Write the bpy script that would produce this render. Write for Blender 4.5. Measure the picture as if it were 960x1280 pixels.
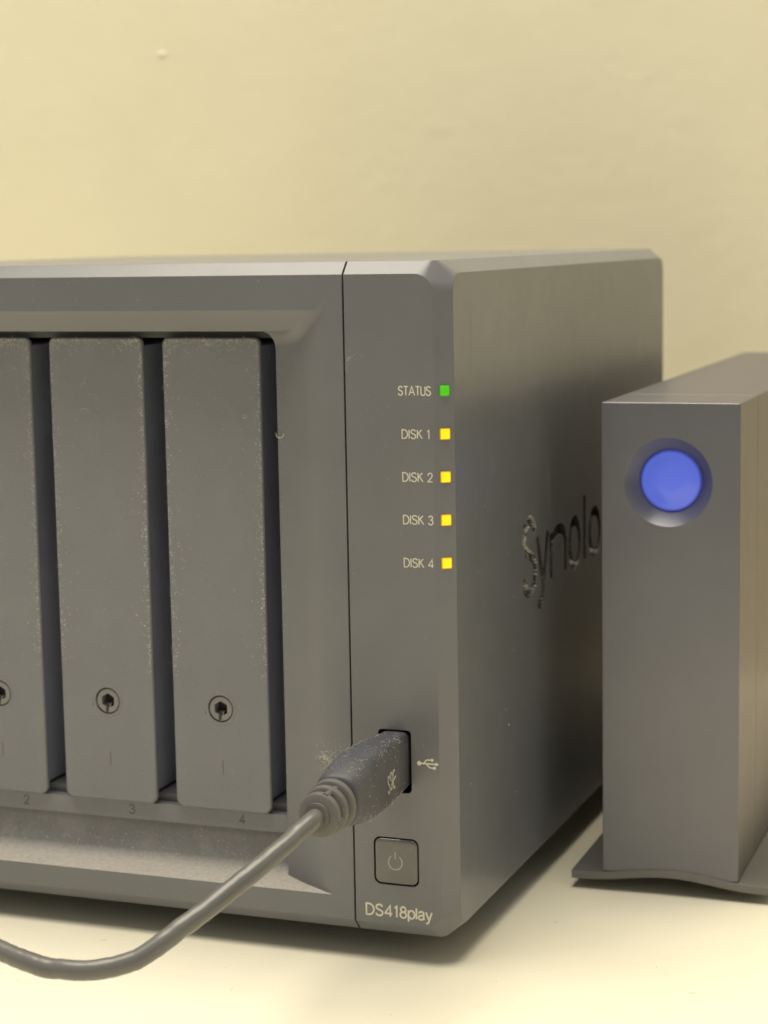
import bpy, bmesh, math, random
from mathutils import Vector, Matrix

# ------------------------------------------------------------------ scene, camera, light
for o in list(bpy.data.objects): bpy.data.objects.remove(o)
S = bpy.context.scene
COL = S.collection
MM = 0.001
PI = math.pi

cam_d = bpy.data.cameras.new('camera'); cam = bpy.data.objects.new('camera', cam_d); COL.objects.link(cam)
cam.location = (150.33*MM, -441.68*MM, 171.82*MM)
cam.rotation_mode = 'XYZ'
cam.rotation_euler = (1.4354853, 0.0178224, 0.3593110)
cam_d.sensor_fit = 'VERTICAL'; cam_d.sensor_height = 36.0; cam_d.sensor_width = 27.0
cam_d.lens = 2538.14*36/1280
cam_d.clip_start = 0.01; cam_d.clip_end = 50
cam_d.dof.use_dof = True; cam_d.dof.focus_distance = 0.462; cam_d.dof.aperture_fstop = 22
S.camera = cam

W = bpy.data.worlds.new('World'); S.world = W; W.use_nodes = True
bg = W.node_tree.nodes['Background']
bg.inputs[0].default_value = (1.0, 0.97, 0.90, 1); bg.inputs[1].default_value = 0.30

def area(name, loc, target, size, power, col):
    d = bpy.data.lights.new(name, 'AREA'); d.shape = 'DISK'; d.size = size; d.energy = power; d.color = col
    o = bpy.data.objects.new(name, d); COL.objects.link(o); o.location = loc
    o.rotation_euler = (Vector(target)-Vector(loc)).to_track_quat('-Z', 'Y').to_euler()
    return o
# the ceiling lamp above the desk, a little behind the front of the devices
area('ceiling_lamp', (-0.22, 0.03, 1.50), (-0.17, 0.06, 0.0), 1.35, 43.5, (1.0, 0.92, 0.76))

S.view_settings.view_transform = 'Standard'; S.view_settings.look = 'None'
S.view_settings.exposure = 0.0; S.view_settings.gamma = 1.0
S.render.engine = 'CYCLES'

# ------------------------------------------------------------------ materials
def nn(nt, t, **kw):
    n = nt.nodes.new(t)
    for k, v in kw.items(): setattr(n, k, v)
    return n
def ramp(nt, src, lo, hi, out0=0.0, out1=1.0):
    m = nn(nt, 'ShaderNodeMapRange', clamp=True)
    m.inputs[1].default_value = lo; m.inputs[2].default_value = hi
    m.inputs[3].default_value = out0; m.inputs[4].default_value = out1
    nt.links.new(src, m.inputs[0]); return m.outputs[0]
def noise(nt, co, scale, detail=2, rough=.5, stretch=None):
    n = nn(nt, 'ShaderNodeTexNoise'); n.inputs['Scale'].default_value = scale
    n.inputs['Detail'].default_value = detail; n.inputs['Roughness'].default_value = rough
    if stretch:
        mp = nn(nt, 'ShaderNodeMapping'); mp.inputs['Scale'].default_value = stretch
        nt.links.new(co, mp.inputs[0]); co = mp.outputs[0]
    nt.links.new(co, n.inputs['Vector']); return n.outputs[0]
def mixc(nt, fac, a, b):
    m = nn(nt, 'ShaderNodeMix', data_type='RGBA')
    if isinstance(fac, (int, float)): m.inputs[0].default_value = fac
    else: nt.links.new(fac, m.inputs[0])
    for i, v in ((6, a), (7, b)):
        if isinstance(v, tuple): m.inputs[i].default_value = (*v, 1)
        else: nt.links.new(v, m.inputs[i])
    return m.outputs[2]
DUST = (.45, .435, .385)
def material(name, col, rough=.5, metal=0.0, grain=0.0, grain_scale=2500, mottle=.12, speck=0.0, speck_scale=2200,
             film=0.0, bevel=.25, spec=.5, emit=None, estr=0, fine=0.0, coat=0, edge=None, dust_lit=0.0):
    m = bpy.data.materials.new(name); m.use_nodes = True; nt = m.node_tree
    b = nt.nodes['Principled BSDF']; tc = nn(nt, 'ShaderNodeTexCoord'); co = tc.outputs['Object']
    c = tuple(col)
    if mottle:
        n1 = noise(nt, co, 45, 3, .6)
        c = mixc(nt, ramp(nt, n1, .3, .7), tuple(x*(1-mottle) for x in col), tuple(min(1, x*(1+mottle)) for x in col))
    if fine:
        n4 = noise(nt, co, 1700, 2, .6)
        c = mixc(nt, ramp(nt, n4, .35, .75, 0, fine), c, tuple(x*1.9 for x in col))
    if film:          # a thin film of settled dust in patches
        n2 = noise(nt, co, 110, 5, .65)
        c = mixc(nt, ramp(nt, n2, .45, .8, 0, film), c, DUST)
    if dust_lit:        # settled dust, brightened on upward faces to paint in light
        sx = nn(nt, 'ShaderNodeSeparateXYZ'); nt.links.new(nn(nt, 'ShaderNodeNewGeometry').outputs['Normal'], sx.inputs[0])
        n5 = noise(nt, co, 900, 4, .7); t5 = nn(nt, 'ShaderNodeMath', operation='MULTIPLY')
        nt.links.new(ramp(nt, sx.outputs[2], .55, 1.0, 0, dust_lit), t5.inputs[0]); nt.links.new(ramp(nt, n5, .25, .7, .45, 1), t5.inputs[1])
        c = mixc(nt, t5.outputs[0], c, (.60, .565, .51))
    if speck:         # single dust specks
        n3 = noise(nt, co, speck_scale, 1, .4)
        n3b = noise(nt, co, 160, 3, .6)
        t = nn(nt, 'ShaderNodeMath', operation='MULTIPLY')
        nt.links.new(ramp(nt, n3, .70, .78, 0, speck), t.inputs[0]); nt.links.new(ramp(nt, n3b, .42, .62), t.inputs[1])
        c = mixc(nt, t.outputs[0], c, DUST)
    if isinstance(c, tuple): b.inputs['Base Color'].default_value = (*c, 1)
    else: nt.links.new(c, b.inputs['Base Color'])
    b.inputs['Metallic'].default_value = metal
    nr = noise(nt, co, 140, 4, .6)
    nt.links.new(ramp(nt, nr, .3, .7, max(0, rough-.012), min(1, rough+.015)), b.inputs['Roughness'])
    b.inputs['Specular IOR Level'].default_value = spec
    if edge: b.inputs['Specular Tint'].default_value = (*edge, 1)
    if coat: b.inputs['Coat Weight'].default_value = coat; b.inputs['Coat Roughness'].default_value = .1
    nrm = None
    if bevel:
        bv = nn(nt, 'ShaderNodeBevel', samples=4); bv.inputs[0].default_value = bevel*MM; nrm = bv.outputs[0]
    if grain:
        g = noise(nt, co, grain_scale, 2, .55)
        bp = nn(nt, 'ShaderNodeBump'); bp.inputs['Strength'].default_value = grain; bp.inputs['Distance'].default_value = .0002
        nt.links.new(g, bp.inputs['Height'])
        if nrm: nt.links.new(nrm, bp.inputs['Normal'])
        nrm = bp.outputs[0]
    if nrm: nt.links.new(nrm, b.inputs['Normal'])
    if emit:
        b.inputs['Emission Color'].default_value = (*emit, 1); b.inputs['Emission Strength'].default_value = estr
    return m

M = {}
M['plastic'] = material('front_plastic', (.170, .174, .187), .32, grain=.08, mottle=.05, speck=.25, bevel=.3, spec=.5)
M['scoop']   = material('dusty_lit_plastic', (.17, .168, .17), .42, dust_lit=.95, grain=.5, grain_scale=2600, film=.25, speck=.9, speck_scale=1500, fine=.25, bevel=.3, spec=.3)  # real dust plus painted brightness on the flat front of the scoop
M['shell']   = material('shell_paint', (.132, .140, .160), .30, grain=.10, grain_scale=3000, mottle=.06, film=.06, speck=.35, bevel=.3, spec=.8)
M['tray']    = material('tray_plastic', (.212, .216, .235), .5, grain=.30, grain_scale=2400, mottle=.05, film=.05, speck=.5, bevel=.3, spec=.35, fine=.12)
M['dark']    = material('bay_dark', (.37, .395, .49), .6, mottle=.1, bevel=0, spec=.3)
M['letter']  = material('letter_recess', (.06, .06, .06), .16, mottle=.2, bevel=.3, spec=.8)
M['black']   = material('hole_black', (.03, .03, .03), .55, mottle=.1, bevel=.1, spec=.3)
M['lock']    = material('lock_plastic', (.23, .228, .225), .45, grain=.1, bevel=.15, spec=.4)
M['button']  = material('button_gloss', (.125, .127, .128), .26, grain=.03, mottle=.06, bevel=.08, spec=.5, coat=.5)
M['print']   = material('cream_print', (.72, .69, .56), .6, mottle=.05, bevel=0)
M['icon']    = material('grey_print', (.44, .43, .38), .6, mottle=.25, bevel=0)
M['number']  = material('dark_print', (.085, .085, .082), .6, mottle=.2, bevel=0)
M['green']   = material('green_light', (.06, .35, .01), .35, bevel=.5, emit=(.045, .42, .0), estr=.75, mottle=.2)
M['yellow']  = material('yellow_light', (.6, .40, .01), .35, bevel=.5, emit=(1.0, .66, .0), estr=.95, mottle=.05)
M['socket']  = material('amber_rim', (.35, .20, .01), .4, bevel=.3, emit=(.62, .34, 0), estr=.6)
M['gsocket'] = material('green_rim', (.03, .16, .01), .4, bevel=.3, emit=(.02, .22, 0), estr=.6)
M['rubber']  = material('rubber', (.04, .04, .04), .8, mottle=.1)
M['plug']    = material('plug_rubber', (.070, .073, .088), .5, grain=.25, grain_scale=1800, mottle=.08, film=.10, speck=.5, bevel=.3, spec=.35)
M['cord']    = material('cord_jacket', (.13, .128, .124), .30, grain=.08, grain_scale=900, mottle=.06, speck=.15, bevel=0, spec=.5)
M['relief']  = material('relief_rubber', (.13, .129, .125), .45, grain=.15, mottle=.06, speck=.4, bevel=.3, spec=.4)
M['alu']     = material('dark_aluminium', (.182, .188, .215), .33, metal=.5, spec=.8, edge=(.60, .49, .40), grain=.10, grain_scale=3500, mottle=.04, bevel=.12)
M['base']    = material('base_metal', (.17, .168, .165), .34, metal=.2, grain=.08, grain_scale=3000, mottle=.05, bevel=.3)
M['lens']    = material('blue_lens', (.05, .06, .35), .2, bevel=.4, emit=(.085, .13, .55), estr=.9, mottle=.06)
M['lensrim'] = material('blue_rim', (.04, .05, .28), .3, bevel=0, emit=(.05, .075, .42), estr=.8, mottle=.06)
M['dust']    = material('dust_lint', (.63, .61, .55), .9, mottle=.3, bevel=0, spec=.1)
M['crumb']   = material('crumb', (.42, .33, .22), .9, mottle=.3, bevel=0, spec=.1)
M['desk']    = material('desk_laminate', (.86, .82, .67), .42, grain=.06, grain_scale=700, mottle=.015, bevel=.6, spec=.4)

def wall_material():
    m = bpy.data.materials.new('painted_wall'); m.use_nodes = True; nt = m.node_tree
    b = nt.nodes['Principled BSDF']; co = nn(nt, 'ShaderNodeTexCoord').outputs['Object']
    n1 = noise(nt, co, 14, 4, .6)
    nt.links.new(mixc(nt, ramp(nt, n1, .3, .7), (.80, .745, .55), (.83, .775, .575)), b.inputs['Base Color'])
    b.inputs['Roughness'].default_value = .62; b.inputs['Specular IOR Level'].default_value = .25
    n2 = noise(nt, co, 150, 3, .55); n3 = noise(nt, co, 50, 2, .5)
    a = nn(nt, 'ShaderNodeMath', operation='ADD'); nt.links.new(n2, a.inputs[0]); nt.links.new(n3, a.inputs[1])
    bp = nn(nt, 'ShaderNodeBump'); bp.inputs['Strength'].default_value = .09; bp.inputs['Distance'].default_value = .002
    nt.links.new(a.outputs[0], bp.inputs['Height']); nt.links.new(bp.outputs[0], b.inputs['Normal'])
    return m
M['wall'] = wall_material()

# ------------------------------------------------------------------ mesh helpers (millimetres)
def finish(name, bm, mats, parent=None, smooth=35):
    """bm in mm, relative to the parent's origin -> linked object"""
    bmesh.ops.remove_doubles(bm, verts=bm.verts, dist=1e-4)
    bmesh.ops.recalc_face_normals(bm, faces=bm.faces)
    bmesh.ops.scale(bm, vec=(MM, MM, MM), verts=bm.verts)
    me = bpy.data.meshes.new(name); bm.to_mesh(me); bm.free()
    for m in (mats if isinstance(mats, (list, tuple)) else [mats]): me.materials.append(M[m])
    if smooth: me.shade_smooth(); me.set_sharp_from_angle(angle=math.radians(smooth))
    o = bpy.data.objects.new(name, me); COL.objects.link(o)
    if parent: o.parent = parent
    return o
def thing(name, label, cat, loc=(0, 0, 0), rz=0, group=None):
    o = bpy.data.objects.new(name, None); COL.objects.link(o)
    o.empty_display_size = .01
    o.location = Vector(loc)*MM; o.rotation_euler = (0, 0, rz); o['label'] = label; o['category'] = cat
    if group: o['group'] = group
    return o
def loft(bm, rings, close=True, caps=True):
    vr = [[bm.verts.new(p) for p in r] for r in rings]
    n = len(vr[0])
    for a, b in zip(vr, vr[1:]):
        for i in range(n if close else n-1):
            j = (i+1) % n
            bm.faces.new((a[i], a[j], b[j], b[i]))
    if caps: bm.faces.new(vr[0][::-1]); bm.faces.new(vr[-1])
    return vr
def box(bm, x0, x1, y0, y1, z0, z1):
    loft(bm, [[(x0, y0, z), (x1, y0, z), (x1, y1, z), (x0, y1, z)] for z in (z0, z1)])
def rrect(a0, a1, b0, b1, r, n=6):
    """rounded rectangle; r = single or (b0 corners, b1 corners)"""
    rl, rh = r if isinstance(r, tuple) else (r, r)
    out = []
    for (ca, cb, s, rr) in ((a1-rl, b0+rl, -PI/2, rl), (a1-rh, b1-rh, 0, rh), (a0+rh, b1-rh, PI/2, rh), (a0+rl, b0+rl, PI, rl)):
        for k in range(n+1):
            t = s+PI/2*k/n
            out.append((ca+rr*math.cos(t), cb+rr*math.sin(t)))
    return out
def off(pts, d): return [(p[0]-d[0], p[1]-d[1], p[2]-d[2]) for p in pts]
def tube(bm, pts, r, seg=12, caps=True, tap=None):
    pts = [Vector(p) for p in pts]; n = len(pts)
    t0 = (pts[1]-pts[0]).normalized()
    up = Vector((0, 0, 1)) if abs(t0.z) < .9 else Vector((1, 0, 0))
    side = t0.cross(up).normalized(); rings = []
    for i in range(n):
        t = (pts[min(i+1, n-1)]-pts[max(i-1, 0)]).normalized()
        side = (side-t*side.dot(t)).normalized(); u = side.cross(t)
        rr = r if tap is None else r*tap(i/(n-1))
        rings.append([pts[i]+(side*math.cos(2*PI*k/seg)+u*math.sin(2*PI*k/seg))*rr for k in range(seg)])
    loft(bm, rings, True, caps)
def catmull(P, sub=8, closed=False):
    P = [Vector(p) for p in P]; n = len(P); out = []
    rng = range(n) if closed else range(n-1)
    for i in rng:
        g = (lambda k: P[k % n]) if closed else (lambda k: P[max(0, min(n-1, k))])
        p0, p1, p2, p3 = g(i-1), g(i), g(i+1), g(i+2)
        for s in range(sub):
            t = s/sub
            out.append(.5*((2*p1)+(p2-p0)*t+(2*p0-5*p1+4*p2-p3)*t*t+(3*p1-p0-3*p2+p3)*t**3))
    if not closed: out.append(P[-1])
    return out
def boolean(o, cutter, op='DIFFERENCE'):
    md = o.modifiers.new('b', 'BOOLEAN'); md.operation = op; md.object = cutter; md.solver = 'EXACT'; md.use_self = True
    dg = bpy.context.evaluated_depsgraph_get(); dg.update()
    me = bpy.data.meshes.new_from_object(o.evaluated_get(dg)); old = o.data
    o.modifiers.clear(); o.data = me; me.name = old.name; bpy.data.meshes.remove(old)
    cm = cutter.data; bpy.data.objects.remove(cutter); bpy.data.meshes.remove(cm)
    me.shade_smooth(); me.set_sharp_from_angle(angle=math.radians(30))

# ------------------------------------------------------------------ stroke lettering
def el(cx, cz, rx, rz, a0, a1, n=14): return [(cx+rx*math.cos(math.radians(a0+(a1-a0)*k/n)), cz+rz*math.sin(math.radians(a0+(a1-a0)*k/n))) for k in range(n+1)]
def sp(*p): return [(v.x, v.y) for v in catmull([(a, b, 0) for a, b in p], 5)]
G = {
 'S': (.6, [sp((.56, .82), (.45, .96), (.3, 1.), (.13, .94), (.05, .76), (.14, .6), (.3, .52), (.48, .43), (.57, .26), (.48, .06), (.29, 0), (.12, .05), (.02, .2))]),
 'T': (.56, [[(0, 1), (.56, 1)], [(.28, 1), (.28, 0)]]),
 'A': (.72, [[(0, 0), (.36, 1), (.72, 0)], [(.13, .33), (.59, .33)]]),
 'U': (.54, [[(0, 1), (0, .3)]+el(.27, .27, .27, .27, 180, 360)+[(.54, 1)]]),
 'D': (.62, [[(0, 0), (0, 1), (.2, 1)]+el(.2, .5, .42, .5, 90, -90)[1:-1]+[(.2, 0), (-.05, 0)]]),
 'I': (.02, [[(.01, 0), (.01, 1)]]),
 'K': (.5, [[(0, 0), (0, 1)], [(.48, 1), (.02, .5)], [(.15, .6), (.54, 0)]]),
 '1': (.34, [[(.06, .80), (.23, .98), (.23, 0)]]),
 '2': (.54, [sp((.04, .7), (.1, .91), (.28, 1.), (.46, .92), (.52, .72), (.4, .47), (.2, .22), (.03, .02))+[(.55, .02)]]),
 '3': (.53, [sp((.05, .82), (.14, .96), (.28, 1.), (.43, .93), (.48, .77), (.4, .6), (.22, .54)), sp((.22, .54), (.44, .48), (.53, .28), (.45, .07), (.27, 0), (.1, .06), (.02, .22))]),
 '4': (.6, [[(.44, 0), (.44, .97), (.02, .29)], [(-.02, .26), (.6, .26)]]),
 '8': (.54, [el(.27, .76, .2, .235, 0, 360, 22), el(.27, .265, .25, .265, 0, 360, 22)]),
 'p': (.5, [[(0, -.28), (0, .73)], el(.25, .36, .25, .36, 180, 540, 22)]),
 'l': (.0, [[(0, 0), (0, 1)]]),
 'a': (.47, [sp((.04, .55), (.12, .68), (.25, .73), (.39, .67), (.44, .52))+[(.44, .1), (.48, 0)], sp((.44, .42), (.25, .38), (.08, .32), (.03, .18), (.1, .04), (.22, 0), (.36, .06), (.44, .2))]),
 'y': (.48, [[(0, .73), (.24, .03)], [(.48, .73), (.21, -.16), (.13, -.27), (.0, -.28)]]),
 'n': (.44, [[(0, 0), (0, .68)], sp((0, .42), (.06, .6), (.22, .68), (.37, .63), (.44, .47))+[(.44, 0)]]),
 'o': (.6, [el(.3, .34, .3, .34, 0, 360, 26)]),
 'g': (.6, [el(.28, .34, .28, .34, 0, 360, 26), [(.58, .68), (.58, -.02)]+sp((.58, -.02), (.5, -.24), (.28, -.3), (.06, -.22))[1:]]),
}
def ribbon(bm, pl, w, F, d0, d1):
    """flat stroke of width w along polyline pl (u,v); F(u,v,d) -> 3D"""
    P = [Vector((a, b)) for a, b in pl]; n = len(P)
    closed = (P[0]-P[-1]).length < 1e-5
    L, R = [], []
    for i in range(n):
        if closed: a, c = P[i-1] if i else P[-2], P[i+1] if i < n-1 else P[1]
        else: a, c = P[max(i-1, 0)], P[min(i+1, n-1)]
        d1_ = (P[i]-a); d2_ = (c-P[i])
        if d1_.length < 1e-9: d1_ = d2_
        if d2_.length < 1e-9: d2_ = d1_
        d1_, d2_ = d1_.normalized(), d2_.normalized()
        t = (d1_+d2_); t = t.normalized() if t.length > .05 else d1_
        nrm = Vector((-t.y, t.x)); k = 1/max(.45, nrm.dot(Vector((-d1_.y, d1_.x))))
        L.append(P[i]+nrm*w/2*k); R.append(P[i]-nrm*w/2*k)
    rings = [[F(L[i].x, L[i].y, d0), F(R[i].x, R[i].y, d0), F(R[i].x, R[i].y, d1), F(L[i].x, L[i].y, d1)] for i in range(n)]
    if closed:
        vr = [[bm.verts.new(p) for p in r] for r in rings[:-1]]; m = len(vr)
        for i in range(m):
            a, b = vr[i], vr[(i+1) % m]
            for k in range(4): bm.faces.new((a[k], a[(k+1) % 4], b[(k+1) % 4], b[k]))
    else: loft(bm, rings)
def text_strokes(txt, u0, u1, v0, cap, gap=.17, space=.58, fix=None):
    x = 0; S_ = []
    for ch in txt:
        if ch == ' ': x += space-gap; continue
        w, st = G[ch]
        for s in st: S_.append([(x+a, b) for a, b in s])
        x += w+gap
    x -= gap; k = (u1-u0)/x
    return [[(u0+a*k, v0+b*cap) for a, b in s] for s in S_]
def front(y, o): return lambda u, v, d: (u-o[0], y-d-o[1], v-o[2])

# ------------------------------------------------------------------ setting: desk and wall
DESK = -2.7          # the desk's surface (mm); the devices stand on feet above it
bm = bmesh.new(); box(bm, -760, 640, -430, 334, -29, DESK)
desk = finish('desk_top', bm, 'desk', smooth=None); desk['kind'] = 'structure'
bm = bmesh.new(); box(bm, -1500, 1500, 335, 365, -740, 1500)
wall = finish('wall', bm, 'wall', smooth=None); wall['kind'] = 'structure'
bm = bmesh.new(); bmesh.ops.create_uvsphere(bm, u_segments=12, v_segments=8, radius=1)
bmesh.ops.scale(bm, vec=(2.4, .42, 1.4), verts=bm.verts); bmesh.ops.translate(bm, vec=(-238.6, 335, 248.2), verts=bm.verts)
finish('paint_bump', bm, 'wall', wall)

# ------------------------------------------------------------------ network storage unit
N0 = (-99.5, 111, 0)
nas = thing('network_storage_unit', 'black four-bay network storage box with dusty drive trays and lit disk lights', 'storage unit', N0)
X0, X1, Y0, Y1, Z0, Z1 = -199., 0., 0., 221., 4.2, 166.
CX, CY, CZ = 3.93, 2.9, 3.0
YS = 16.0            # where the front moulding meets the shell
SEAM = -26.1

def hull():
    bm = bmesh.new(); r = 4.6; P = []
    for y in (Y0, Y1): P += [(a, y, b) for a, b in rrect(X0+CX, X1-CX, Z0+CZ, Z1-CZ, r, 8)]
    for x in (X0, X1): P += [(x, a, b) for a, b in rrect(Y0+CY, Y1-CY, Z0+CZ, Z1-CZ, r, 8)]
    for z in (Z0, Z1): P += [(a, b, z) for a, b in rrect(X0+CX, X1-CX, Y0+CY, Y1-CY, 2.0, 8)]
    for p in off(P, N0): bm.verts.new(p)
    g = bmesh.ops.convex_hull(bm, input=bm.verts)
    bmesh.ops.delete(bm, geom=[v for v in bm.verts if not v.link_faces], context='VERTS')
    bmesh.ops.dissolve_limit(bm, angle_limit=.002, verts=bm.verts, edges=bm.edges)
    return bm
def cut(bm, co, no):
    """keep the side the normal points away from, closed"""
    co = off([co], N0)[0]
    g = bmesh.ops.bisect_plane(bm, geom=bm.verts[:]+bm.edges[:]+bm.faces[:], plane_co=co, plane_no=no, clear_outer=True)
    es = [e for e in g['geom_cut'] if isinstance(e, bmesh.types.BMEdge)]
    bmesh.ops.contextual_create(bm, geom=es)
    return bm
# cavity with its sloped surround and the curved scoop below the trays
def cavity(back):
    def top(y): return 154.8-5.2*y/4.6 if y < 4.6 else 149.6
    def right(y): return -31.8-15.6*min(y, 8.9)/8.9
    prof = [(y, top(y), right(y), zb) for y, zb in ((-.6, 12.9), (0, 13.0), (3, 13.05), (4.6, 13.12), (6, 13.2), (8.5, 13.6), (8.9, 13.75), (10, 14.5), (11.2, 16.0), (12.2, 18.2), (12.8, 21.0), (13, 23.6), (back, 23.6))]
    bm = bmesh.new(); rings = []
    for y, zt, xr, zb in prof:
        xl = -225.3-xr
        t = max(0, min(1, y/8.9))
        rings.append(off([(a, y, b) for a, b in rrect(xl, xr, zb, zt, (.4, 2.0+2.4*t), 7)], N0))
    loft(bm, rings)
    return finish('cutter', bm, 'dark', nas)

shell = finish('case_shell', cut(hull(), (0, YS+.01, 0), (0, -1, 0)), ['plastic', 'shell', 'dark', 'letter'], nas)
boolean(shell, cavity(206))
def assign(o, fn):
    for p in o.data.polygons: p.material_index = fn(p.center/MM+Vector(N0), p.normal)
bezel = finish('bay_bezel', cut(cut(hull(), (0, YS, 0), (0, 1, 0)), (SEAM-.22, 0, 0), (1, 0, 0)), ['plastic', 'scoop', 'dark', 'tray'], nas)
boolean(bezel, cavity(30))
panel = finish('control_panel', cut(cut(hull(), (0, YS, 0), (0, 1, 0)), (SEAM+.22, 0, 0), (-1, 0, 0)), ['plastic', 'shell', 'black'], nas)
UX, UZ0, UZ1 = (-19.3, -11.0), 40.0, 55.3
bm = bmesh.new(); loft(bm, [off([(a, y, b) for a, b in rrect(*UX, UZ0, UZ1, 1.0)], N0) for y in (-1, 13)])
boolean(panel, finish('cutter', bm, 'dark', nas))
BX, BZ = (-20.95, -9.5), (17.0, 28.75)
bm = bmesh.new(); loft(bm, [off([(a, y, b) for a, b in rrect(*BX, *BZ, 1.7)], N0) for y in (-1, 4)])
boolean(panel, finish('cutter', bm, 'dark', nas))
def inb(c, xr, z0, z1, m=.05): return xr[0]-m < c.x < xr[1]+m and z0-m < c.z < z1+m and c.y > .02
assign(panel, lambda c, n: 2 if (inb(c, UX, UZ0, UZ1) or inb(c, BX, *BZ)) else (1 if n.x > .96 else 0))
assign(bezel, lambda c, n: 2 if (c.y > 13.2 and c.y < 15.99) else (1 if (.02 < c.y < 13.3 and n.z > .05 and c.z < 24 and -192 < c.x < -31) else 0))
# raised-letter openings in the right side
bm = bmesh.new()
F = lambda u, v, d: (-d-N0[0], u-N0[1], v-N0[2])
ext = [('S', 56.5, 68.5), ('y', 70.0, 80.0), ('n', 83.0, 97.5), ('o', 102.0, 112.3), ('l', 117.8, 117.8), ('o', 123.8, 134.6), ('g', 139.5, 150.2), ('y', 154.0, 165.0)]
dd = 0
for ch, u0, u1 in ext:
    w, st = G[ch]
    for s in st:
        k = (u1-u0)/w if w else 1; dd += .013
        ribbon(bm, [(u0+a*k, 78.6+b*18.6) for a, b in s], 3.0, F, -1.0, 1.3+dd)
boolean(shell, finish('cutter', bm, 'dark', nas, smooth=None))
assign(shell, lambda c, n: 2 if (-190 < c.x < -20 and 10 < c.y < 206.1 and 20 < c.z < 152) else 3 if (-4 < c.x < -.02 and 50 < c.y < 172 and 68 < c.z < 102) else (1 if abs(n.x) > .96 or c.x > -3 and abs(n.z) < .5 else 0))

# feet
for x in (-180, -18):
    for y in (34, 196):
        bm = bmesh.new()
        loft(bm, [[(x+r*math.cos(2*PI*k/20)-N0[0], y+r*math.sin(2*PI*k/20)-N0[1], z) for k in range(20)] for r, z in ((7.2, DESK), (7.8, DESK+.6), (8, 6))])
        finish('foot', bm, 'rubber', nas)

# sill under the trays with the bay numbers
TY = 11.0
bm = bmesh.new(); box(bm, -177.9-N0[0], -47.45-N0[0], 12.4-N0[1], 15.2-N0[1], 23.3, 28.0)
sill = finish('bay_sill', bm, 'tray', nas)
bm = bmesh.new(); box(bm, -177.9-N0[0], -47.45-N0[0], 16.4-N0[1], 40-N0[1], 23.3, 29.6)
finish('rail_or_filler', bm, 'tray', nas)
bm = bmesh.new(); box(bm, -177.9-N0[0], -47.45-N0[0], 13.6-N0[1], 18-N0[1], 147.6, 149.55)
finish('rail_or_filler', bm, 'number', nas)  # filler bar added to catch some light in the gap above the trays
for i, xc in enumerate((-155.2, -123.9, -92.7, -61.4)):
    bm = bmesh.new()
    for j, s in enumerate(text_strokes('1234'[i], xc-.75, xc+.75, 24.7, 2.4)):
        if i == 0: s = [(xc+(a-xc)*.4, b) for a, b in s]
        ribbon(bm, s, .32, front(12.4, N0), -.02, .03+.01*j)
    finish('bay_number', bm, 'number', sill, smooth=None)

# drive trays
TW, TZ0, TZ1 = 26.4, 28.2, 147.75
def tray_front():
    bm = bmesh.new()
    rings = [[(a, y, b) for a, b in rrect(-TW/2+i, TW/2-i, TZ0+i, TZ1-i, (max(.2, 2.2-i), max(.2, 1.6-i)), 6)] for y, i in ((.3, 0), (1.2, 0), (1.21, 2.2), (34, 2.2))]
    rings.insert(0, [(a, 0, b) for a, b in rrect(-TW/2+.3, TW/2-.3, TZ0+.3, TZ1-.3, (1.9, 1.3), 6)])
    loft(bm, rings)
    o = finish('drive_tray', bm, ['tray', 'black', 'dark'], None)
    bm = bmesh.new(); loft(bm, [[(3.42*math.cos(2*PI*k/40), y, 54.5+3.42*math.sin(2*PI*k/40)) for k in range(40)] for y in (-1, 4)])
    c = finish('cutter', bm, 'black', None, smooth=None); boolean(o, c)
    bm = bmesh.new(); box(bm, -4.3, -3.0, -.5, 1.6, 53.0, 55.2)
    c = finish('cutter', bm, 'black', None, smooth=None); boolean(o, c)
    for p in o.data.polygons:
        c = p.center/MM
        p.material_index = 1 if (abs(c.x) < 4.4 and abs(c.z-54.5) < 3.7 and c.y > .2) else (2 if c.y > 1.15 else 0)
    return o
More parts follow.
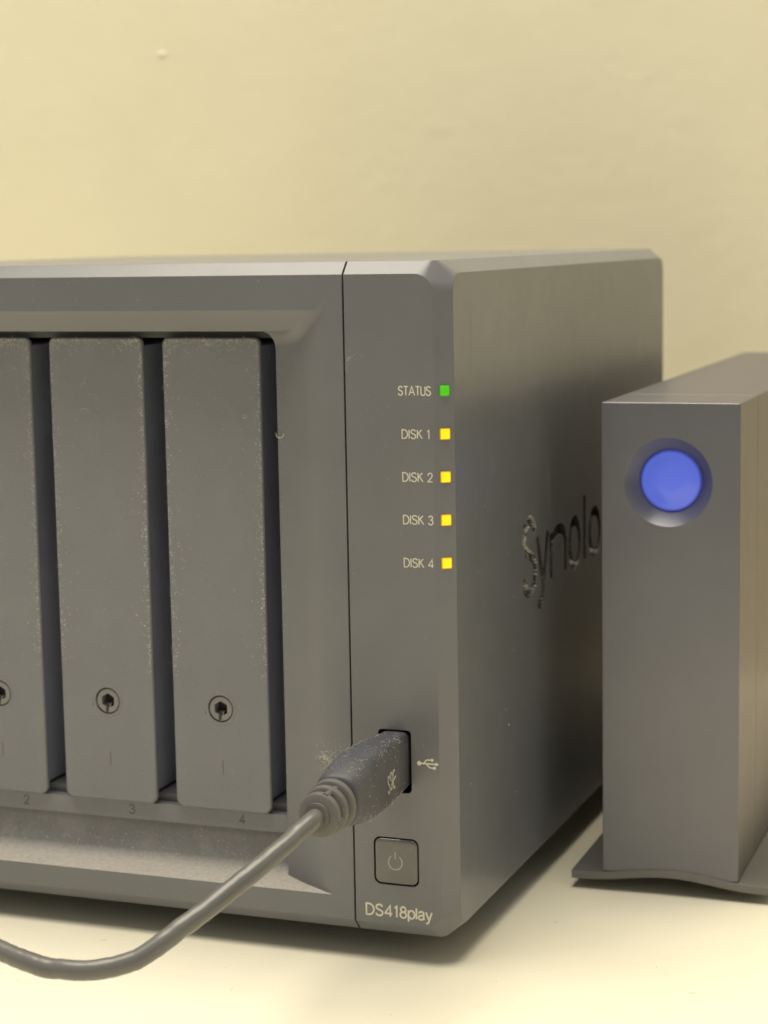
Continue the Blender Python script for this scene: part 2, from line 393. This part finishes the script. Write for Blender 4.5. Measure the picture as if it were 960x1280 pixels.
def lock_parts():
    Z = 54.5; n = 48
    bm = bmesh.new()
    def ring(r, y): return [(r*math.cos(2*PI*k/n), y, Z+r*math.sin(2*PI*k/n)) for k in range(n)]
    def hexr(R, y):
        out = []
        for k in range(n):
            a = 2*PI*k/n; q = ((a-PI/6) % (PI/3))-PI/6      # pointed top
            rr = R*math.cos(PI/6)/math.cos(((a+PI/6) % (PI/3))-PI/6+0)
            rr = R*math.cos(PI/6)/math.cos(((a) % (PI/3))-PI/6)
            out.append((rr*math.sin(a), y, Z+rr*math.cos(a)))
        return out
    hx = hexr(2.0, 0)
    # both loops must start at the same angle: use sin/cos order of the hexagon for the circle too
    def ring2(r, y): return [(r*math.sin(2*PI*k/n), y, Z+r*math.cos(2*PI*k/n)) for k in range(n)]
    loft(bm, [ring2(3.2, 4), ring2(3.2, .3), ring2(3.05, .1), [(x, .1, z) for x, y, z in hx], [(x, 2.6, z) for x, y, z in hx]], caps=False)
    disc = finish('lock', bm, 'lock', None, smooth=40)
    bm = bmesh.new(); bm.faces.new([bm.verts.new(p) for p in ring2(2.6, 2.5)])
    floor = finish('lock_floor', bm, 'black', None, smooth=None)
    bm = bmesh.new(); box(bm, -.38, .38, .3, 2.5, Z-2.5, Z-.55); box(bm, -.62, .1, .06, .9, Z-2.9, Z-1.75)
    key = finish('lock_slot', bm, 'black', None)
    bm = bmesh.new(); tube(bm, [(.28, .5, Z-1.9), (.28, .6, Z-1.0), (.25, 1.6, Z-.8)], .26, 8)
    pin = finish('lock_pin', bm, 'icon', None)
    bm = bmesh.new()
    loft(bm, [ring2(3.4, .6), ring2(3.5, -.08), ring2(4.0, -.14), ring2(4.35, .02), ring2(4.35, .4)], caps=False)
    rim = finish('lock_rim', bm, 'tray', None)
    bm = bmesh.new(); loft(bm, [[(a, y, b) for a, b in rrect(-.24+i, .24-i, 37.5+i, 41.2-i, .1)] for y, i in ((.2, 0), (-.12, 0), (-.22, .08))])
    mark = finish('open_mark', bm, 'lock', None)
    return disc, floor, key, pin, rim, mark
proto = tray_front(); disc, floor_, key, pin, rim, mark = lock_parts()
first = True
for xc in (-161.85, -129.85, -97.85, -65.85):
    def cp(o, par):
        q = o if first else o.copy()
        if not first: COL.objects.link(q)
        q.parent = par; return q
    t = cp(proto, nas); t.location = Vector((xc-N0[0], TY-N0[1], 0))*MM
    d = cp(disc, t); cp(rim, t); cp(mark, t)
    cp(floor_, d); cp(pin, d); cp(key, d)
    first = False

# indicator lights on the sloped right edge
ta = Vector((CX, CY, 0)).normalized(); na = Vector((CY, -CX, 0)).normalized(); mid = Vector((-CX/2+.05, CY/2, 0))
for nm, zc, mt in (('status_light', 136.1, 'green'), ('disk_light', 126.05, 'yellow'), ('disk_light', 116.0, 'yellow'), ('disk_light', 105.9, 'yellow'), ('disk_light', 95.75, 'yellow')):
    for k, (name, hw, hh, d0, d1, mm) in enumerate(((nm, 1.08, 1.12, -1, .45, mt), ('light_rim', 1.28, 1.34, -1, .3, 'gsocket' if mt == 'green' else 'socket'))):
        bm = bmesh.new(); rings = []
        for d, i in ((d0, 0), (d1-.15, 0), (d1, .15)):
            rings.append([tuple(mid+ta*a+na*d+Vector((0, 0, zc+b))-Vector(N0)) for a, b in rrect(-hw+i, hw-i, -hh+i, hh-i, .3, 4)])
        loft(bm, rings); o = finish(name, bm, mm, nas if k == 0 else lamp)
        if k == 0:
            lamp = o
            if mt == 'green': o['label'] = 'green status light'

# printed words
def word(name, txt, u0, u1, v0, cap, w, mat='print', gap=.17):
    bm = bmesh.new()
    for j, s in enumerate(text_strokes(txt, u0, u1, v0, cap, gap)): ribbon(bm, s, w, front(0, N0), -.02, .02+.004*(j % 4))
    return finish(name, bm, mat, panel, smooth=None)
word('status_lettering', 'STATUS', -12.75, -4.75, 135.05, 2.05, .26, gap=.14)
for n_, zc in (('1', 126.0), ('2', 115.95), ('3', 105.9), ('4', 95.7)):
    word('disk_lettering', 'DISK '+n_, -11.95, -5.1 if n_ == '1' else -4.65, zc-1.02, 2.05, .26)
word('model_lettering', 'DS418play', -23.2, -6.4, 9.0, 2.75, .43, gap=.15)
# usb symbol
bm = bmesh.new(); FF = front(0, N0); zc = 47.6
ribbon(bm, [(-8.9, zc), (-4.9, zc)], .34, FF, -.02, .02)
ribbon(bm, [(-7.9, zc), (-7.3, zc+.75), (-6.9, zc+.95), (-6.0, zc+.95)], .3, FF, -.02, .026)
ribbon(bm, [(-7.2, zc), (-6.6, zc-.75), (-6.2, zc-.95), (-5.4, zc-.95)], .3, FF, -.02, .03)
loft(bm, [[FF(-9.0+.55*math.cos(2*PI*k/16), zc+.55*math.sin(2*PI*k/16), d) for k in range(16)] for d in (-.02, .036)])
loft(bm, [[FF(-5.75+.38*math.cos(2*PI*k/16), zc+.95+.38*math.sin(2*PI*k/16), d) for k in range(16)] for d in (-.02, .038)])
loft(bm, [[FF(a, b, d) for a, b in ((-5.5, zc-1.3), (-4.85, zc-1.3), (-4.85, zc-.62), (-5.5, zc-.62))] for d in (-.02, .038)])
loft(bm, [[FF(a, b, d) for a, b in ((-4.9, zc-.48), (-4.0, zc), (-4.9, zc+.48))] for d in (-.02, .038)])
finish('usb_symbol', bm, 'print', panel, smooth=None)
# power button
bm = bmesh.new(); g = .38
rings = [[(a-N0[0], y-N0[1], b) for a, b in rrect(BX[0]+g+i, BX[1]-g-i, BZ[0]+g+i, BZ[1]-g-i, 1.5-i*.6, 6)] for y, i in ((3.9, 0), (.0, 0), (-.34, .3), (-.42, .6))]
loft(bm, rings); btn = finish('power_button', bm, 'button', nas)
bm = bmesh.new(); FB = front(-.42, N0); cx, cz = -15.35, 22.75
ribbon(bm, el(cx, cz, 1.75, 1.8, 125, 415, 26), .32, FB, -.02, .02)
ribbon(bm, [(cx, cz+2.5), (cx, cz+.75)], .34, FB, -.02, .03)
finish('power_symbol', bm, 'icon', btn, smooth=None)
# usb socket liner deep in the opening
bm = bmesh.new(); loft(bm, [off([(a, y, b) for a, b in rrect(-17.6, -12.7, 41.4, 54.0, .6)], N0) for y in (7.5, 12.9)])
finish('usb_socket', bm, 'lock', nas)

# ------------------------------------------------------------------ dust (specks and fibres) on the storage unit
rnd = random.Random(7)
def fibre(bm, p, u, v, n, L, r, curl):
    a = rnd.uniform(0, 2*PI); q = Vector(p)+n*r; pts = [q.copy()]; k = 6
    c = rnd.uniform(-curl, curl)
    for i in range(k):
        a += c/k*rnd.uniform(.5, 1.5); q = q+(u*math.cos(a)+v*math.sin(a))*L/k+n*rnd.uniform(0, .12)*L/k
        pts.append(q.copy())
    tube(bm, pts, r, 3)
def speck(bm, p, u, v, n, r):
    p = Vector(p); a = rnd.uniform(0, PI)
    U = (u*math.cos(a)+v*math.sin(a))*r*rnd.uniform(.7, 1.8); V = (v*math.cos(a)-u*math.sin(a))*r*rnd.uniform(.5, 1)
    b = [bm.verts.new(p+x) for x in (U, V, -U, -V)]; t = bm.verts.new(p+n*r*.8)
    for i in range(4): bm.faces.new((b[i], b[(i+1) % 4], t))
X, Y, Z = Vector((1, 0, 0)), Vector((0, 1, 0)), Vector((0, 0, 1))
O = Vector(N0)
bm = bmesh.new()
def edge_dist(w): return min(w*.5, abs(rnd.expovariate(1/1.1)))
for xc in (-129.85, -97.85, -65.85):
    for i in range(620):                                   # along the vertical edges
        s = rnd.choice((-1, 1)); x = xc+s*(TW/2-.35-edge_dist(TW)*rnd.random())
        z = rnd.uniform(62, 146); p = Vector((x, TY, z))-O
        if rnd.random() < .12: fibre(bm, p, X, Z, -Y, rnd.uniform(.5, 1.4), .03, 3)
        else: speck(bm, p, X, Z, -Y, rnd.uniform(.05, .19))
    for i in range(230):                                   # top edge and scattered
        p = Vector((xc+rnd.uniform(-12.5, 12.5), TY, 147.3-abs(rnd.expovariate(1/1.0))))-O
        if rnd.random() < .2: fibre(bm, p, X, Z, -Y, rnd.uniform(.5, 1.6), .03, 3)
        else: speck(bm, p, X, Z, -Y, rnd.uniform(.06, .2))
    for i in range(170):
        p = Vector((xc+rnd.uniform(-12.8, 12.8), TY, 30+118*rnd.random()**.75))-O
        speck(bm, p, X, Z, -Y, rnd.uniform(.04, .11))
for (x, z, L, c) in ((-101.0, 136, 2.4, 3), (-100.0, 129.2, 3.0, 4), (-98.2, 133.5, 2.0, 3), (-57, 128, 1.2, 3), (-121, 134, 2, 3), (-119, 118, 1.6, 3)):
    for q in range(2): fibre(bm, Vector((x, TY, z))-O, X, Z, -Y, L, .045, c)
for i in range(170):                                        # right jamb edge, seam
    p = Vector((-47.2+rnd.random()*1.2, 8.6, rnd.uniform(25, 142)))-O; p.y = (8.9-(p.x+O.x+47.4)/15.6*8.9)-O.y
    speck(bm, p, X, Z, -Y, rnd.uniform(.05, .13))
for i in range(50): speck(bm, Vector((SEAM+rnd.choice((-.35, .35)), 0, rnd.uniform(10, 150)))-O, X, Z, -Y, rnd.uniform(.04, .09))
tube(bm, [Vector((-46.3+1.0*math.cos(a), 7.6, 124.6+.9*math.sin(a)))-O for a in [PI*(.9+1.2*k/8) for k in range(9)]], .09, 4)
for i in range(110):                                       # scattered on the flat front
    p = Vector((rnd.uniform(-30, -5), 0, rnd.uniform(15, 160)))-O
    if -21.5 < p.x+O.x < -9 and p.z < 58: continue
    if abs(p.x+O.x-SEAM) < .5: continue
    speck(bm, p, X, Z, -Y, rnd.uniform(.03, .08))
for i in range(60): speck(bm, Vector((rnd.uniform(-190, -30), 0, rnd.choice((rnd.uniform(156, 162), rnd.uniform(8, 12)))))-O, X, Z, -Y, rnd.uniform(.04, .1))
for i in range(230):                                       # lint clump beside the plug
    a, r = rnd.uniform(0, 2*PI), abs(rnd.gauss(0, 2.9)); x = -32.6+r*math.cos(a); y = max(0, -(x+31.8)*.57); p = Vector((x, y, 46.6+r*math.sin(a)))-O
    if rnd.random() < .25: fibre(bm, p, X, Z, -Y, rnd.uniform(.6, 2.2), .035, 4)
    else: speck(bm, p, X, Z, -Y, rnd.uniform(.05, .13))
for i in range(70):                                        # rubbed spot at the seam
    a, r = rnd.uniform(0, 2*PI), abs(rnd.gauss(0, 1.4)); x = -24.8+r*math.cos(a)
    if abs(x-SEAM) < .45: continue
    speck(bm, Vector((x, 0, 143.5+r*math.sin(a)*1.3+(x+25)*.7))-O, X, Z, -Y, rnd.uniform(.03, .07))
for i in range(330):                                       # right side
    p = Vector((0, rnd.uniform(5, 215), rnd.uniform(12, 158)))-O
    speck(bm, p, Y, Z, X, rnd.uniform(.03, .12) if rnd.random() < .93 else .2)
for i in range(1500):                                      # in the scoop
    y = rnd.uniform(.3, 12.6)
    pr = [(0, 13.0), (3, 13.05), (6, 13.2), (8.5, 13.6), (10, 14.5), (11.2, 16.0), (12.2, 18.2), (12.8, 21.0)]
    for (a, za), (b, zb) in zip(pr, pr[1:]):
        if a <= y <= b: z = za+(zb-za)*(y-a)/(b-a); nrm = Vector((0, -(zb-za), b-a)).normalized(); break
    xm = -33-14*min(1, y/8.9)
    p = Vector((rnd.uniform(-165, xm), y, z))-O
    if rnd.random() < .03: fibre(bm, p, X, nrm.cross(X), nrm, rnd.uniform(.6, 2), .03, 3)
    else: speck(bm, p, X, nrm.cross(X), nrm, rnd.uniform(.05, .13))
for i in range(900):                                       # caught in the S and on the lips of the other letters
    if i < 620:
        q = G['S'][1][0]; k = rnd.randrange(len(q)-1); a, b = q[k]; a2, b2 = q[k+1]; kk = 20.; u0 = 56.5
        if b < .45 and rnd.random() < .55: continue
    else:
        ch, u0, u1 = ext[rnd.randrange(1, 6)]; q = rnd.choice(G[ch][1]); k = rnd.randrange(len(q)-1); t = rnd.random()
        a, b = q[k]; a2, b2 = q[k+1]; a, b = a+(a2-a)*t, b+(b2-b)*t; kk = (u1-u0)/(G[ch][0] or 1)
        if b > .35 and rnd.random() < .6: continue
    u, v = u0+a*kk, 78.6+b*18.6; tg = Vector((0, (a2-a)*kk, (b2-b)*18.6))
    tg = tg.normalized() if tg.length > 1e-6 else Z.copy()
    nr = Vector((0, -tg.z, tg.y)); nr = -nr if nr.y > 0 else nr                     # the wall that faces the front
    h = -rnd.random()*1.2; w = 1.45 if rnd.random() < .7 else rnd.uniform(-1.2, 1.2)
    if w != 1.45: h = -1.3
    p = Vector((h, u, v))-nr*w-O
    speck(bm, p, tg, X if w == 1.45 else nr, nr if w == 1.45 else X, rnd.uniform(.10, .30) if i < 620 else rnd.uniform(.06, .16))
for i in range(260):                                       # rubbed streaks on the side panel
    t = rnd.gauss(0, 1); p = Vector((0, 81+rnd.gauss(0, 1.3)+t*.8, 104-t*5))-O
    speck(bm, p, Y, Z, X, rnd.uniform(.03, .08))
for i in range(160):
    p = Vector((0, 22+rnd.gauss(0, 5), 68+rnd.gauss(0, 8)))-O
    speck(bm, p, Y, Z, X, rnd.uniform(.02, .07))
dust = finish('dust', bm, 'dust', nas, smooth=None); dust['kind'] = 'stuff'

# ------------------------------------------------------------------ usb cable
C0 = (-15.2, -20, 41)
cable = thing('usb_cable', 'dusty black cable plugged into the front socket of the storage box', 'cable', C0)
def sup(hx, hz, n, k, seg=40):
    t = 2*PI*k/seg; c, s = math.cos(t), math.sin(t)
    return (hx*math.copysign(abs(c)**(2/n), c), hz*math.copysign(abs(s)**(2/n), s))
PX, PZ = -15.15, 47.9
st = [(7.4, 2.2, 6.0, 7, 0), (7, 3.2, 6.6, 7, 0), (0, 3.4, 6.95, 7, 0), (-3, 3.5, 7.1, 7, 0), (-8, 3.9, 7.4, 6, .1), (-14, 4.4, 7.7, 5.5, .2), (-20, 4.9, 7.8, 5, .3), (-26, 5.4, 7.6, 4.2, .3), (-31, 5.5, 7.0, 3.4, .2), (-35.5, 5.5, 6.3, 2.8, .1), (-37.2, 5.4, 6.0, 2.5, 0), (-37.8, 4.9, 5.5, 2.3, 0)]
bm = bmesh.new()
loft(bm, [[(PX+a-C0[0], y-C0[1], PZ+dz+b-C0[2]) for a, b in (sup(hx, hz, n, k) for k in range(40))] for y, hx, hz, n, dz in st])
plug = finish('plug', bm, 'plug', cable, smooth=50)
# emblem on the plug
bm = bmesh.new(); FE = lambda u, v, d: (PX+4.14+d-(u+9)*.078-C0[0], u-C0[1], v-C0[2])
for j, (du, dv) in enumerate(((-17.6, 44.6), (-15.6, 45.0))):
    ribbon(bm, [(du+a*2.6, dv+b*4.0) for a, b in G['S'][1][0]], .32, FE, -.3, .05+.01*j)
ribbon(bm, [(-15.0, 46.2), (-11.2, 47.2)], .3, FE, -.3, .07); ribbon(bm, [(-14.2, 46.4), (-13.0, 48.8), (-12.2, 49.0)], .3, FE, -.3, .08); ribbon(bm, [(-13.6, 46.6), (-12.6, 44.8), (-11.8, 44.9)], .3, FE, -.3, .09)
finish('emblem', bm, 'icon', plug, smooth=None)
# strain relief: a core with three collars
def lathe(prof, name, mat, par, seg=40, sz=1.06):
    bm = bmesh.new()
    loft(bm, [[(PX+r*math.cos(2*PI*k/seg)-C0[0], y-C0[1], PZ+r*sz*math.sin(2*PI*k/seg)-.03*max(0, -y-36)-C0[2]) for k in range(seg)] for y, r in prof])
    return finish(name, bm, mat, par, smooth=40)
core = lathe([(-36, 3.3), (-49.0, 2.9)], 'strain_relief', 'relief', cable)
for y, r in ((-39.2, 5.6), (-42.7, 5.2), (-46.2, 4.75)):
    lathe([(y, r-.5), (y-.3, r), (y-1.7, r-.1), (y-2.05, r-.6)], 'collar', 'relief', core)
for k in (-20, 70, 160, 250):
    a = math.radians(k); bm = bmesh.new(); R_ = 4.2
    tube(bm, [(PX+R_*math.cos(a)-C0[0], y-C0[1], PZ+R_*1.06*math.sin(a)-.2-C0[2]) for y in (-37, -42, -47.5)], .75, 8)
    finish('collar_web', bm, 'relief', core)
path = [(-15.2, -45, 47.7), (-15.3, -48, 47.5), (-15.6, -51, 47.0), (-17.3, -55.5, 45.2), (-19.8, -62, 42.6), (-23.9, -70, 38.7), (-28.05, -77, 34.8), (-32.54, -83, 31.2), (-37.39, -88, 27.5), (-43.18, -91, 25.5), (-49.45, -93, 24.9), (-56.88, -93, 24.6),
        (-63.07, -92, 25.1), (-69.95, -90, 25.7), (-80.1, -86, 26.2), (-96, -80, 24.0), (-116, -74, 17), (-138, -72, 8), (-160, -74, .6), (-190, -80, -.6), (-230, -84, -.6), (-270, -80, -.6)]
bm = bmesh.new(); cp_ = catmull(path, 8); rr_ = random.Random(3); wv = [0, 0, 0]
for v in cp_[24:]:
    wv = [.82*w+rr_.gauss(0, .05) for w in wv]; v += Vector(wv)
tube(bm, off([tuple(v) for v in cp_], C0), 2.12, 20, tap=lambda t: 1+.012*math.sin(t*61)+.01*math.sin(t*143+1))
finish('cord', bm, 'cord', cable, smooth=60)
bm = bmesh.new(); CO = Vector(C0)
def plug_pt(y, k):
    for a, b in zip(st, st[1:]):
        if b[0] <= y <= a[0]:
            t = (a[0]-y)/(a[0]-b[0]); hx, hz, n, dz = [a[i]+(b[i]-a[i])*t for i in (1, 2, 3, 4)]
            q = sup(hx, hz, n, k); q2 = sup(hx, hz, n, k+.3)
            tg = Vector((q2[0]-q[0], 0, q2[1]-q[1])).normalized(); nr = Vector((tg.z, 0, -tg.x))
            return Vector((PX+q[0], y, PZ+dz+q[1]))-CO, tg, nr
for i in range(330):
    y = rnd.uniform(-36, -1.5); k = rnd.gauss(10, 3.2) if rnd.random() < .72 else rnd.uniform(-6, 5)
    p, tg, nr = plug_pt(y, k)
    if rnd.random() < .12: fibre(bm, p, Y, tg, nr, rnd.uniform(.5, 1.8), .03, 3)
    else: speck(bm, p, Y, tg, nr, rnd.uniform(.04, .12))
d2 = finish('dust', bm, 'dust', plug, smooth=None); d2['kind'] = 'stuff'

bm = bmesh.new()
for i in range(70):
    p = Vector((rnd.uniform(-110, 90), rnd.uniform(-75, 60), DESK))
    if p.y > -4 and p.x < 2: continue
    if rnd.random() < .2: fibre(bm, p, X, Y, Z, rnd.uniform(.8, 2.5), .035, 2)
    else: speck(bm, p, X, Y, Z, rnd.uniform(.06, .2))
d3 = finish('crumbs', bm, 'crumb', desk, smooth=None); d3['kind'] = 'stuff'

# ------------------------------------------------------------------ external hard drive
H0 = (35.8, 69.3, 0); HW = 36.1; HZ = 128.1; HL = 216
drive = thing('external_hard_drive', 'slim dark metal external drive with round blue light on arched base', 'hard drive', H0, math.radians(1.0))
h = HW/2
def slab(y0, y1, i0=0, x=h, z0=2.7, z1=HZ):
    bm = bmesh.new(); e = .14
    loft(bm, [[(a, y, b) for a, b in rrect(-x+i, x-i, z0+i, z1-i, .5, 3)] for y, i in ((y0, e), (y0+e, 0), (y1-e*.5, 0), (y1, e*.5))])
    return bm
cap = finish('front_cap', slab(0, 26.6), 'alu', drive, smooth=40)
body = finish('body_shell', slab(26.9, HL), 'alu', drive, smooth=40)
bm = bmesh.new(); box(bm, -h+.5, h-.5, 20, 40, 3.4, HZ-.5); finish('seam_liner', bm, 'black', drive)
LX, LZ = -.55, 107.55
def disc_ring(r, y, n=72): return [(LX+r*math.cos(2*PI*k/n), y, LZ+r*math.sin(2*PI*k/n)) for k in range(n)]
bm = bmesh.new(); loft(bm, [disc_ring(11.6+.3*2.3/3, -.3*1.0), disc_ring(11.55, 0), disc_ring(8.6, 3.6), disc_ring(8.0, 4.4), disc_ring(8.0, 8)])
c = finish('cutter', bm, 'black', drive); boolean(cap, c)
bm = bmesh.new(); loft(bm, [disc_ring(7.5, 8), disc_ring(7.5, 3.75), disc_ring(7.0, 3.5), disc_ring(5.6, 3.3), disc_ring(5.35, 3.12), disc_ring(2.5, 3.0), disc_ring(.4, 2.97)])
lens = finish('blue_light', bm, 'lens', drive)
bm = bmesh.new(); loft(bm, [disc_ring(7.5, 8), disc_ring(7.5, 3.8), disc_ring(7.75, 3.85), disc_ring(7.97, 4.2), disc_ring(7.97, 8)], caps=False)
finish('light_rim', bm, 'lensrim', lens)
bm = bmesh.new(); tops = []
for k in range(41):
    t = k/40; x = -26.6+53.2*t; z = 2.2+2.15*(.5-.5*math.cos(2*PI*max(0, min(1, (t-.06)/.88))))
    tops.append((x, z))
prof = tops+[(x, z-2.1) for x, z in reversed(tops)]
loft(bm, [[(x*k, y, 2.2+(z-2.2)*1.0) for x, z in prof] for y, k in ((-.35, .997), (0, 1), (HL+2, 1), (HL+2.3, .997))])
finish('base_plate', bm, 'base', drive, smooth=50)
for x in (-23.5, 23.5):
    for y in (15, HL-15):
        bm = bmesh.new(); loft(bm, [[(x+r*math.cos(2*PI*k/16), y+2.2*r*math.sin(2*PI*k/16), z) for k in range(16)] for r, z in ((.9, DESK), (1.0, .8))])
        finish('foot', bm, 'rubber', drive)
